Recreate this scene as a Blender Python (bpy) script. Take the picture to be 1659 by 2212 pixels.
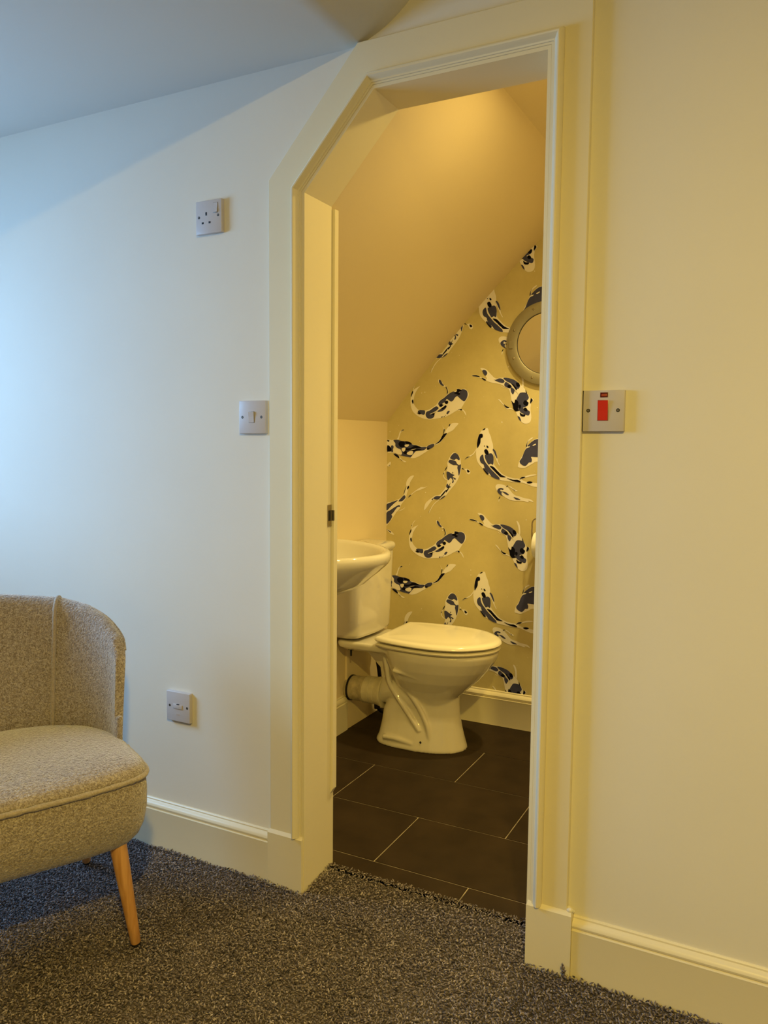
import bpy, bmesh, math, random
import numpy as np
from mathutils import Vector, Matrix, geometry

for o in list(bpy.data.objects):
    bpy.data.objects.remove(o, do_unlink=True)
SC = bpy.context.scene
COL = SC.collection
random.seed(4)

# ------------------------------------------------------------------ camera
YAW, PITCH, ROLL, FPX = 0.47646, -0.083304, 0.0092096, 1709.05
cy, sy, cp, sp = math.cos(YAW), math.sin(YAW), math.cos(PITCH), math.sin(PITCH)
fwd = Vector((-sy * cp, cy * cp, sp)); rgt = Vector((cy, sy, 0)); upv = rgt.cross(fwd)
cr, sr = math.cos(ROLL), math.sin(ROLL)
r2 = cr * rgt + sr * upv; u2 = -sr * rgt + cr * upv
cam_d = bpy.data.cameras.new('camera'); cam = bpy.data.objects.new('camera', cam_d); COL.objects.link(cam)
M = Matrix((r2, u2, -fwd)).transposed().to_4x4(); M.translation = Vector((0, -1.70485, 1.17193))
cam.matrix_world = M
cam_d.sensor_fit = 'VERTICAL'; cam_d.sensor_height = 36.0; cam_d.sensor_width = 27.0
cam_d.lens = 36.0 * FPX / 2212.0
cam_d.clip_start = 0.02
SC.camera = cam

# ------------------------------------------------------------------ view, world, lights
SC.view_settings.view_transform = 'Standard'; SC.view_settings.look = 'None'
SC.view_settings.exposure = 0.0; SC.view_settings.gamma = 1.0
SC.view_settings.use_curve_mapping = False
W = bpy.data.worlds.new('world'); SC.world = W; W.use_nodes = True
W.node_tree.nodes['Background'].inputs[0].default_value = (0.45, 0.62, 0.9, 1)
W.node_tree.nodes['Background'].inputs[1].default_value = 0.6

def downlight(name, loc, power, color, d):
    l = bpy.data.lights.new(name, 'AREA'); l.shape = 'DISK'; l.size = d; l.energy = power; l.color = color
    o = bpy.data.objects.new(name, l); COL.objects.link(o); o.location = loc
    return o
downlight('room_downlight', (0.38, -2.15, 2.42), 72, (1.0, 0.69, 0.125), 0.12)
downlight('toilet_downlight', (-0.45, 0.37, 2.158), 7.5, (1.0, 0.72, 0.22), 0.07)
sl = bpy.data.lights.new('toilet_spot', 'SPOT'); sl.spot_size = math.radians(128); sl.spot_blend = 1.0; sl.shadow_soft_size = .03
sl.energy = 78; sl.color = (1.0, 0.76, 0.27)
so_ = bpy.data.objects.new('toilet_spot', sl); COL.objects.link(so_); so_.location = (-0.62, 0.95, 2.150); so_.rotation_euler = (0.0, -0.12, 0)
al = bpy.data.lights.new('window_daylight', 'AREA'); al.shape = 'RECTANGLE'; al.size = 1.2; al.size_y = 1.1
al.energy = 125; al.color = (0.28, 0.575, 1.0)
ao = bpy.data.objects.new('window_daylight', al); COL.objects.link(ao)
ao.location = (-3.32, -0.85, 1.62); ao.rotation_euler = (0, -math.pi / 2 + .40, 0)

# ------------------------------------------------------------------ materials
def mat(name, col, rough=0.6, spec=0.5, metal=0.0, noise=0, nscale=20.0, bump=0.0, bscale=60.0, coat=0.0, sheen=0.0):
    m = bpy.data.materials.new(name); m.use_nodes = True
    nt = m.node_tree; b = nt.nodes['Principled BSDF']
    b.inputs['Base Color'].default_value = (*col, 1); b.inputs['Roughness'].default_value = rough
    b.inputs['Metallic'].default_value = metal; b.inputs['Specular IOR Level'].default_value = spec
    b.inputs['Coat Weight'].default_value = coat; b.inputs['Sheen Weight'].default_value = sheen
    tc = nt.nodes.new('ShaderNodeTexCoord')
    if noise:
        n = nt.nodes.new('ShaderNodeTexNoise'); n.inputs['Scale'].default_value = nscale; n.inputs['Detail'].default_value = 5
        nt.links.new(tc.outputs['Object'], n.inputs['Vector'])
        r = nt.nodes.new('ShaderNodeMapRange'); r.inputs['From Min'].default_value = .3; r.inputs['From Max'].default_value = .7
        r.inputs['To Min'].default_value = 1 - noise; r.inputs['To Max'].default_value = 1 + noise
        nt.links.new(n.outputs['Fac'], r.inputs['Value'])
        mx = nt.nodes.new('ShaderNodeVectorMath'); mx.operation = 'SCALE'; mx.inputs[0].default_value = col
        nt.links.new(r.outputs[0], mx.inputs['Scale']); nt.links.new(mx.outputs[0], b.inputs['Base Color'])
    if bump:
        n = nt.nodes.new('ShaderNodeTexNoise'); n.inputs['Scale'].default_value = bscale; n.inputs['Detail'].default_value = 4
        nt.links.new(tc.outputs['Object'], n.inputs['Vector'])
        bp = nt.nodes.new('ShaderNodeBump'); bp.inputs['Strength'].default_value = bump; bp.inputs['Distance'].default_value = 0.002
        nt.links.new(n.outputs['Fac'], bp.inputs['Height']); nt.links.new(bp.outputs[0], b.inputs['Normal'])
    return m
M_WALL = mat('painted_plaster', (.78, .75, .67), .75, .25, noise=.015, nscale=3, bump=.12, bscale=90)
M_CEIL = mat('ceiling_plaster', (.74, .73, .69), .85, .2, bump=.12, bscale=70)
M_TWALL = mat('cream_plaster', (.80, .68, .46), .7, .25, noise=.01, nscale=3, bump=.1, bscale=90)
M_WOOD = mat('satin_white_woodwork', (.80, .735, .545), .38, .45, noise=.01, nscale=5, bump=.05, bscale=40)
M_PLASTIC = mat('white_plastic', (.56, .525, .53), .32, .5)
M_CERAM = mat('glazed_ceramic', (.74, .70, .62), .07, .6, coat=.4)
M_SEAT = mat('toilet_seat_plastic', (.88, .83, .70), .16, .5)
M_DARK = mat('black_void', (.006, .005, .005), .5)
M_RUBBER = mat('black_rubber', (.012, .011, .010), .55)
M_SCREW = mat('screw_steel', (.22, .20, .17), .4, metal=.8, noise=.2, nscale=900)
M_METAL = mat('latch_steel', (.42, .36, .26), .3, metal=1.0, noise=.1, nscale=200)
M_RED = mat('red_rocker', (.62, .022, .008), .3)
M_NEON = mat('neon_window', (.10, .008, .006), .15)
M_NEON2 = mat('neon_inner', (.38, .06, .02), .3)
M_PIPE = mat('white_pipe_plastic', (.62, .57, .44), .45, noise=.12, nscale=30)
M_PIPE2 = mat('grubby_pipe_sleeve', (.44, .38, .27), .6, noise=.25, nscale=40)
M_PAPER = mat('toilet_paper', (.88, .87, .84), .9, .1, bump=.2, bscale=200)
M_BRASS = mat('porthole_metal', (.34, .31, .22), .45, metal=.55, noise=.04, nscale=12)
M_MIRROR = mat('mirror_glass', (.88, .88, .86), .02, metal=1.0)
M_GLASS = mat('window_glass', (.9, .95, 1), .02)
_nt = M_GLASS.node_tree; _tr = _nt.nodes.new('ShaderNodeBsdfTransparent'); _gl = _nt.nodes.new('ShaderNodeBsdfGlossy'); _gl.inputs['Roughness'].default_value = .02
_mx = _nt.nodes.new('ShaderNodeMixShader'); _mx.inputs[0].default_value = .07
_nt.links.new(_tr.outputs[0], _mx.inputs[1]); _nt.links.new(_gl.outputs[0], _mx.inputs[2]); _nt.links.new(_mx.outputs[0], _nt.nodes['Material Output'].inputs['Surface'])
M_FOAM = mat('latex_sealant', (.80, .765, .66), .5)

def wood_mat():
    m = mat('beech', (.62, .33, .12), .42, .4)
    nt = m.node_tree; b = nt.nodes['Principled BSDF']
    tc = nt.nodes.new('ShaderNodeTexCoord'); mp = nt.nodes.new('ShaderNodeMapping'); mp.inputs['Scale'].default_value = (60, 60, 5)
    n = nt.nodes.new('ShaderNodeTexNoise'); n.inputs['Scale'].default_value = 1.5; n.inputs['Detail'].default_value = 4; n.inputs['Distortion'].default_value = .6
    cr_ = nt.nodes.new('ShaderNodeValToRGB'); cr_.color_ramp.elements[0].position = .3; cr_.color_ramp.elements[1].position = .7
    cr_.color_ramp.elements[0].color = (.50, .24, .07, 1); cr_.color_ramp.elements[1].color = (.72, .40, .16, 1)
    nt.links.new(tc.outputs['Object'], mp.inputs[0]); nt.links.new(mp.outputs[0], n.inputs['Vector'])
    nt.links.new(n.outputs['Fac'], cr_.inputs[0]); nt.links.new(cr_.outputs[0], b.inputs['Base Color'])
    return m
M_BEECH = wood_mat()

def boucle():
    m = mat('boucle_fabric', (.60, .50, .40), .95, .15, sheen=1.0)
    m.node_tree.nodes['Principled BSDF'].inputs['Sheen Roughness'].default_value = .35
    nt = m.node_tree; b = nt.nodes['Principled BSDF']
    tc = nt.nodes.new('ShaderNodeTexCoord')
    n = nt.nodes.new('ShaderNodeTexNoise'); n.inputs['Scale'].default_value = 190; n.inputs['Detail'].default_value = 3; n.inputs['Distortion'].default_value = 1.4
    v = nt.nodes.new('ShaderNodeTexVoronoi'); v.inputs['Scale'].default_value = 210; v.feature = 'SMOOTH_F1'
    nt.links.new(tc.outputs['Object'], n.inputs['Vector']); nt.links.new(tc.outputs['Object'], v.inputs['Vector'])
    ad = nt.nodes.new('ShaderNodeMath'); ad.operation = 'SUBTRACT'
    nt.links.new(n.outputs['Fac'], ad.inputs[0]); nt.links.new(v.outputs['Distance'], ad.inputs[1])
    bp = nt.nodes.new('ShaderNodeBump'); bp.inputs['Strength'].default_value = 1.0; bp.inputs['Distance'].default_value = .0028
    nt.links.new(ad.outputs[0], bp.inputs['Height']); nt.links.new(bp.outputs[0], b.inputs['Normal'])
    r = nt.nodes.new('ShaderNodeValToRGB'); r.color_ramp.elements[0].position = .38; r.color_ramp.elements[1].position = .66
    r.color_ramp.elements[0].color = (.24, .20, .175, 1); r.color_ramp.elements[1].color = (.52, .465, .425, 1)
    nt.links.new(n.outputs['Fac'], r.inputs[0]); nt.links.new(r.outputs[0], b.inputs['Base Color'])
    return m
M_BOUCLE = boucle()
M_CORD = mat('boucle_cord', (.38, .325, .265), .95, .15, noise=.18, nscale=260, bump=1.0, bscale=240, sheen=.6)

def wallpaper():
    m = mat('gold_wallpaper', (.56, .40, .155), .6, .2)
    nt = m.node_tree; b = nt.nodes['Principled BSDF']
    tc = nt.nodes.new('ShaderNodeTexCoord')
    n = nt.nodes.new('ShaderNodeTexNoise'); n.inputs['Scale'].default_value = 5; n.inputs['Detail'].default_value = 8; n.inputs['Roughness'].default_value = .7
    r = nt.nodes.new('ShaderNodeValToRGB'); r.color_ramp.elements[0].position = .3; r.color_ramp.elements[1].position = .72
    r.color_ramp.elements[0].color = (.55, .47, .235, 1); r.color_ramp.elements[1].color = (.66, .57, .30, 1)
    nt.links.new(tc.outputs['Object'], n.inputs['Vector']); nt.links.new(n.outputs['Fac'], r.inputs[0]); nt.links.new(r.outputs[0], b.inputs['Base Color'])
    return m
M_WP = [wallpaper(), mat('koi_cream', (.86, .82, .80), .6, .15), mat('koi_slate', (.062, .066, .15), .6, .1, noise=.08, nscale=60),
        mat('koi_ink', (.004, .004, .012), .6, .08), mat('koi_white', (.84, .80, .78), .6, .15)]
M_TILE = mat('slate_tile', (.034, .022, .013), .6, .12, noise=.22, nscale=9, bump=.25, bscale=25)
M_GROUT = mat('tile_grout', (.34, .29, .22), .9, .1, noise=.35, nscale=25)
M_CARPB = mat('carpet_backing', (.10, .083, .075), .95, .1, noise=.4, nscale=160, bump=1.0, bscale=220)

def pile_mat():
    m = mat('carpet_yarn', (.2, .17, .15), .95, .1, sheen=.2)
    nt = m.node_tree; b = nt.nodes['Principled BSDF']
    a = nt.nodes.new('ShaderNodeAttribute'); a.attribute_name = 'yarn'
    nt.links.new(a.outputs['Color'], b.inputs['Base Color'])
    return m
M_PILE = pile_mat()

# ------------------------------------------------------------------ mesh helpers
def tag(o, label=None, cat=None, group=None, kind=None):
    if label: o['label'] = label
    if cat: o['category'] = cat
    if group: o['group'] = group
    if kind: o['kind'] = kind
    return o
def empty(name, loc, label, cat, group=None):
    o = bpy.data.objects.new(name, None); COL.objects.link(o); o.location = loc; o.empty_display_size = .05
    return tag(o, label, cat, group)
class MB:
    def __init__(s): s.v = []; s.f = []; s.m = []
    def add(s, vs, fs, mi=0):
        n = len(s.v); s.v += [tuple(v) for v in vs]; s.f += [tuple(i + n for i in f) for f in fs]; s.m += [mi] * len(fs)
    def box(s, x0, x1, y0, y1, z0, z1, mi=0):
        v = [(x, y, z) for x in (x0, x1) for y in (y0, y1) for z in (z0, z1)]
        s.add(v, [(0, 1, 3, 2), (4, 6, 7, 5), (0, 4, 5, 1), (2, 3, 7, 6), (0, 2, 6, 4), (1, 5, 7, 3)], mi)
    def bbox(s, x0, x1, y0, y1, z0, z1, b=.002, seg=2, mi=0):
        bm = bmesh.new(); bmesh.ops.create_cube(bm, size=1.0)
        for v in bm.verts:
            v.co = ((x0 + x1) / 2 + v.co.x * (x1 - x0), (y0 + y1) / 2 + v.co.y * (y1 - y0), (z0 + z1) / 2 + v.co.z * (z1 - z0))
        bmesh.ops.bevel(bm, geom=bm.edges[:], offset=b, segments=seg, affect='EDGES', profile=.5)
        s.addbm(bm, mi)
    def addbm(s, bm, mi=0):
        bm.verts.index_update()
        s.add([v.co[:] for v in bm.verts], [[v.index for v in f.verts] for f in bm.faces], mi); bm.free()
    def loft(s, rings, cap0=True, cap1=True, closed=True, mi=0):
        k = len(rings[0]); vs = [p for r in rings for p in r]; fs = []
        for i in range(len(rings) - 1):
            for j in range(k if closed else k - 1):
                a = i * k + j; b = i * k + (j + 1) % k
                fs.append((a, b, b + k, a + k))
        if cap0: fs.append(tuple(range(k - 1, -1, -1)))
        if cap1: fs.append(tuple((len(rings) - 1) * k + j for j in range(k)))
        s.add(vs, fs, mi)
    def tube(s, pts, r, k=12, mi=0, caps=True):
        pts = [Vector(p) for p in pts]; rings = []; nrm = None
        rr = r if hasattr(r, '__len__') else [r] * len(pts)
        for i, p in enumerate(pts):
            t = (pts[min(i + 1, len(pts) - 1)] - pts[max(i - 1, 0)]).normalized()
            if nrm is None:
                nrm = t.cross(Vector((0, 0, 1)) if abs(t.z) < .9 else Vector((1, 0, 0))).normalized()
            else: nrm = (nrm - t * nrm.dot(t)).normalized()
            bn = t.cross(nrm)
            rings.append([tuple(p + rr[i] * (math.cos(a) * nrm + math.sin(a) * bn)) for a in [2 * math.pi * j / k for j in range(k)]])
        s.loft(rings, caps, caps, mi=mi)
    def build(s, name, mats, parent=None, smooth=None, loc=None):
        me = bpy.data.meshes.new(name); me.from_pydata(s.v, [], s.f)
        mats = mats if isinstance(mats, (list, tuple)) else [mats]
        for m in mats: me.materials.append(m)
        me.polygons.foreach_set('material_index', s.m)
        bm = bmesh.new(); bm.from_mesh(me); bmesh.ops.remove_doubles(bm, verts=bm.verts, dist=1e-6)
        bmesh.ops.recalc_face_normals(bm, faces=bm.faces); bm.to_mesh(me); bm.free()
        if smooth is not None:
            me.polygons.foreach_set('use_smooth', [True] * len(me.polygons)); me.set_sharp_from_angle(angle=math.radians(smooth))
        o = bpy.data.objects.new(name, me); COL.objects.link(o)
        if parent is not None:
            o.parent = parent
            off = parent_world(parent)
            for v in me.vertices: v.co = v.co - off
        return o
def parent_world(p):
    v = Vector((0, 0, 0))
    while p is not None: v = v + p.location; p = p.parent
    return v
def cr_spline(pts, n=6, closed=False):
    pts = [Vector(p) for p in pts]; out = []; N = len(pts)
    for i in range(N if closed else N - 1):
        g = (lambda k: pts[k % N]) if closed else (lambda k: pts[max(0, min(N - 1, k))])
        a, b, c_, d = g(i - 1), g(i), g(i + 1), g(i + 2)
        for j in range(n):
            t = j / n
            out.append(.5 * ((2 * b) + (c_ - a) * t + (2 * a - 5 * b + 4 * c_ - d) * t * t + (3 * b - a - 3 * c_ + d) * t ** 3))
    if not closed: out.append(pts[-1].copy())
    return out
def struct(o, label=None):
    o['kind'] = 'structure'
    if label: o['label'] = label
    return o

# ------------------------------------------------------------------ main room shell
XL, XJ, XD, XO, XR = -1.208, -1.1013, -0.9089, -0.4965, -0.4037
ZK, ZH = 1.792, 2.0017
YB = 0.1156
def off_path(ds, dL, dD, dT, dR):
    """corner points of the opening outline pushed outward by a distance per side"""
    nx, nz = -(ZH - ZK), (XD - XJ); L = math.hypot(nx, nz); nx /= L; nz /= L
    xl = XJ - dL; xr = XO + dR; zt = ZH + dT
    k = nx * XJ + nz * ZK + dD
    p1 = (xl, (k - nx * xl) / nz); p2 = ((k - nz * zt) / nx, zt)
    return [(xl, ds[0]), p1, p2, (xr, zt), (xr, ds[1])]
XE0, XE1 = -2.90, 2.50
YF = -4.4
# wall with the doorway: five blocks round the cut opening
wo = off_path((-.03, -.03), .018, .018, .018, .018)
mb = MB()
y0, y1 = 0.0, 0.098
outer = [(XE0 - .1, -.03), (XE0 - .1, 2.6), (XE1, 2.6), (XE1, -.03)]
poly = [outer[0], outer[1], outer[2], outer[3]] + [wo[4], wo[3], wo[2], wo[1], wo[0]]
n = len(poly)
tri = geometry.tessellate_polygon([[Vector((p[0], p[1], 0)) for p in poly]])
for yy in (y0, y1): mb.add([(p[0], yy, p[1]) for p in poly], [tuple(t) for t in tri])
mb.add([(p[0], yy, p[1]) for yy in (y0, y1) for p in poly], [(i, (i + 1) % n, n + (i + 1) % n, n + i) for i in range(n)])
struct(mb.build('wall_back', M_WALL))

mb = MB()                       # left wall with the window hole
wy0, wy1, wz0, wz1 = -1.25, -.34, .98, 1.90
X0 = XE0 - .14
for a in ((YF, wy0, -.03, 2.6), (wy1, 0, -.03, 2.6), (wy0, wy1, -.03, wz0), (wy0, wy1, wz1, 2.6)):
    mb.box(X0, XE0, *a)
struct(mb.build('wall_left', M_WALL))
w = MB()
for (a, b, c_, d) in ((wy0, wy0 + .05, wz0, wz1), (wy1 - .05, wy1, wz0, wz1), (wy0, wy1, wz0, wz0 + .05), (wy0, wy1, wz1 - .05, wz1), ((wy0 + wy1) / 2 - .02, (wy0 + wy1) / 2 + .02, wz0, wz1)):
    w.box(X0 + .08, X0 + .11, a, b, c_, d)
wf = struct(w.build('window_1', M_WOOD))
g = MB(); g.box(X0 + .094, X0 + .098, wy0 + .03, wy1 - .03, wz0 + .03, wz1 - .03); g.build('pane', M_GLASS, wf)
mb = MB(); mb.box(XE1, XE1 + .1, YF, .1, -.03, 2.6); struct(mb.build('wall_right', M_WALL))
mb = MB(); mb.box(X0, XE1 + .1, YF - .1, YF, -.03, 2.6); struct(mb.build('wall_front', M_WALL))
prof = [(XE0 - .02, 2.1125), (-.985, 2.1125)] + [tuple(p)[:2] for p in cr_spline([(-.952, 2.1150, 0), (-.903, 2.1345, 0), (-.867, 2.154, 0), (-.826, 2.187, 0), (-.79, 2.235, 0), (-.772, 2.29, 0), (-.768, 2.35, 0)], 4)] + [(-.768, 2.5), (XE1 + .02, 2.5)]
top = [(x, 2.6) for x, z in prof]
mb = MB()
ringA = [(x, YF - .02, z) for x, z in prof] + [(XE1 + .02, YF - .02, 2.62), (XE0 - .02, YF - .02, 2.62)]
ringB = [(x, .005, z) for x, y, z in ringA]
mb.loft([ringA, ringB])
struct(mb.build('ceiling', M_CEIL, smooth=35))
mb = MB(); mb.box(X0, XE1 + .1, YF - .1, .119, -.05, -.0125); struct(mb.build('floor', M_CARPB), 'brown grey carpet')

# skirting boards of the room
SKP = [(0, -.02), (-.018, -.02), (-.018, .098), (-.0185, .1005), (-.0145, .1015), (-.0140, .104), (-.0165, .107), (-.0172, .111), (-.0155, .116), (-.012, .1195), (-.0075, .1215), (-.0055, .1235), (-.0055, .127), (-.003, .1295), (0, .1295)]
def skirting(name, x0, x1):
    mb = MB(); mb.loft([[(x0, y, z) for y, z in SKP], [(x1, y, z) for y, z in SKP]])
    return struct(mb.build(name, M_WOOD, smooth=28))
skirting('baseboard_left', XE0, XL - .002)
skirting('baseboard_right', -.391, XE1)

# ------------------------------------------------------------------ doorway frame
door = bpy.data.objects.new('door_1', None); COL.objects.link(door); door.location = ((XJ + XO) / 2, 0, 0); struct(door)
def frame_rings(profile, z0=(0, 0), clampR=True):
    """profile: list of (outward distance, y)."""
    rings = []
    for d, y in profile:
        f = d / .1115
        rings.append([(x, y, z) for x, z in off_path(z0, d * (.1067 / .1115), d * (.108 / .1115), d, d * (.0928 / .1115) if d > .04 else d)])
    return rings
def sweep(profile, z0):
    rr = frame_rings(profile, z0); k = len(rr); mb = MB()
    rings = [[rr[i][j] for i in range(k)] for j in range(5)]
    mb.loft(rings)
    return mb
flat = [(.1115, .0), (.1115, -.0145), (.110, -.016), (.036, -.016), (.036, .0)]
sweep(flat, (.136, .136)).build('architrave', M_WOOD, door, smooth=28)
bead = [(.037, 0), (.037, -.0145), (.0358, -.0150), (.0355, -.0200), (.0340, -.0255), (.0310, -.0300), (.0275, -.0320), (.0245, -.0312), (.0215, -.0280), (.0190, -.0235), (.0165, -.0205), (.0130, -.0195), (.0125, -.0168), (.0085, -.0164), (.0080, -.0148), (.007, 0)]
sweep(bead, (.138, .138)).build('moulding', M_WOOD, door, smooth=25)
jamb = [(.0185, .0), (.0075, -.015), (.0, -.0142), (.0, YB), (.0185, YB)]
jm = sweep(jamb, (-.02, -.02)); jo = jm.build('jamb', M_WOOD, door, smooth=25)
ia = [(.09, .098), (.09, .112), (.004, .1165), (.001, .1165), (.001, .098)]
sweep(ia, (0, 0)).build('inner_architrave', M_WOOD, door, smooth=25)
mb = MB()                       # proud strip at the back of the left jamb, cut off above the floor
st = [(-1.1035, .205), (-1.0925, .2235), (-1.0925, 1.786), (-1.1035, 1.786)]
mb.loft([[(x, .118, z) for x, z in st], [(x, .136, z) for x, z in st]])
mb.box(-1.115, -1.1025, .1165, .136, .0, 1.78)
mb.build('stop_strip', M_WOOD, door)
def plinth(x0, x1, inner):
    mb = MB()
    # bevelled top, front at y=-.024
    a = [(x0, 0, -.02), (x1, 0, -.02), (x1, -.024, -.02), (x0, -.024, -.02)]
    b = [(x0, 0, .1345), (x1, 0, .1345), (x1, -.024, .1345), (x0, -.024, .1345)]
    c_ = [(x0 + .002, 0, .142), (x1 - .002, 0, .142), (x1 - .002, -.0165, .142), (x0 + .002, -.0165, .142)]
    mb.loft([a, b, c_])
    mb.build('plinth_block', M_WOOD, door)
plinth(-1.2115, -1.1035, 1); plinth(-.4945, -.3915, 0)
mb = MB()
for p, r in (((-.3975, -.012, .143), .0085), ((-.3935, -.006, .139), .006), ((-.400, -.009, .147), .005)):
    bm = bmesh.new(); bmesh.ops.create_icosphere(bm, subdivisions=2, radius=r)
    for v in bm.verts: v.co = Vector((v.co.x, v.co.y * .8, v.co.z * .8)) + Vector(p)
    mb.addbm(bm)
mb.build('sealant_lump', M_FOAM, door, smooth=60)
sp_ = MB()                       # strike plate on the left jamb
sp_.box(-1.1025, -1.0995, .099, .1175, .955, 1.0135)
sp_.box(-1.1025, -1.0922, .1165, .1185, .9705, .9985)
sp_.tube([(-1.0915, .1175, .9705), (-1.0915, .1175, .9985)], .0016, 8)
so = sp_.build('strike_plate', M_METAL, door, smooth=30)
sp2 = MB(); sp2.box(-1.0996, -1.0993, .101, .112, .970, .998); sp2.build('latch_hole', M_DARK, so)

# ------------------------------------------------------------------ toilet room shell
TX0, TY1, TX1 = -1.604, 1.425, .30
def zs(x, k=2.985): return 1.056 * x + k      # sloping soffit; it rises a little toward the back wall
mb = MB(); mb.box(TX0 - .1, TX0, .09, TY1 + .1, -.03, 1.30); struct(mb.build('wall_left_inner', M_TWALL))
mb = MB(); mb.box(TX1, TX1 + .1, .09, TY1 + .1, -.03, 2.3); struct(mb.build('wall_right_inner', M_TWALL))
mb = MB()
rings = []
for yy, kk, bow in ((.097, 2.9616, 0), (.6, 2.966, .011), (TY1 + .02, 2.9720, .029)):      # old plaster, bowed toward the far end
    XT = -.763; xa = TX0 - .12; sl_ = []
    for i in range(13):
        x = TX0 + (-.905 - TX0) * i / 12; sl_.append((x, zs(x, kk) + bow * 4 * (i / 12) * (1 - i / 12)))
    rings.append([(x, yy, z) for x, z in [(xa, zs(xa, kk))] + sl_ + [(XT, 2.165), (TX1 + .1, 2.165), (TX1 + .1, 2.3), (XT - .08, 2.3), (xa, zs(xa, kk) + .14)]])
mb.loft(rings)
struct(mb.build('ceiling', M_TWALL, smooth=20))

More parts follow.
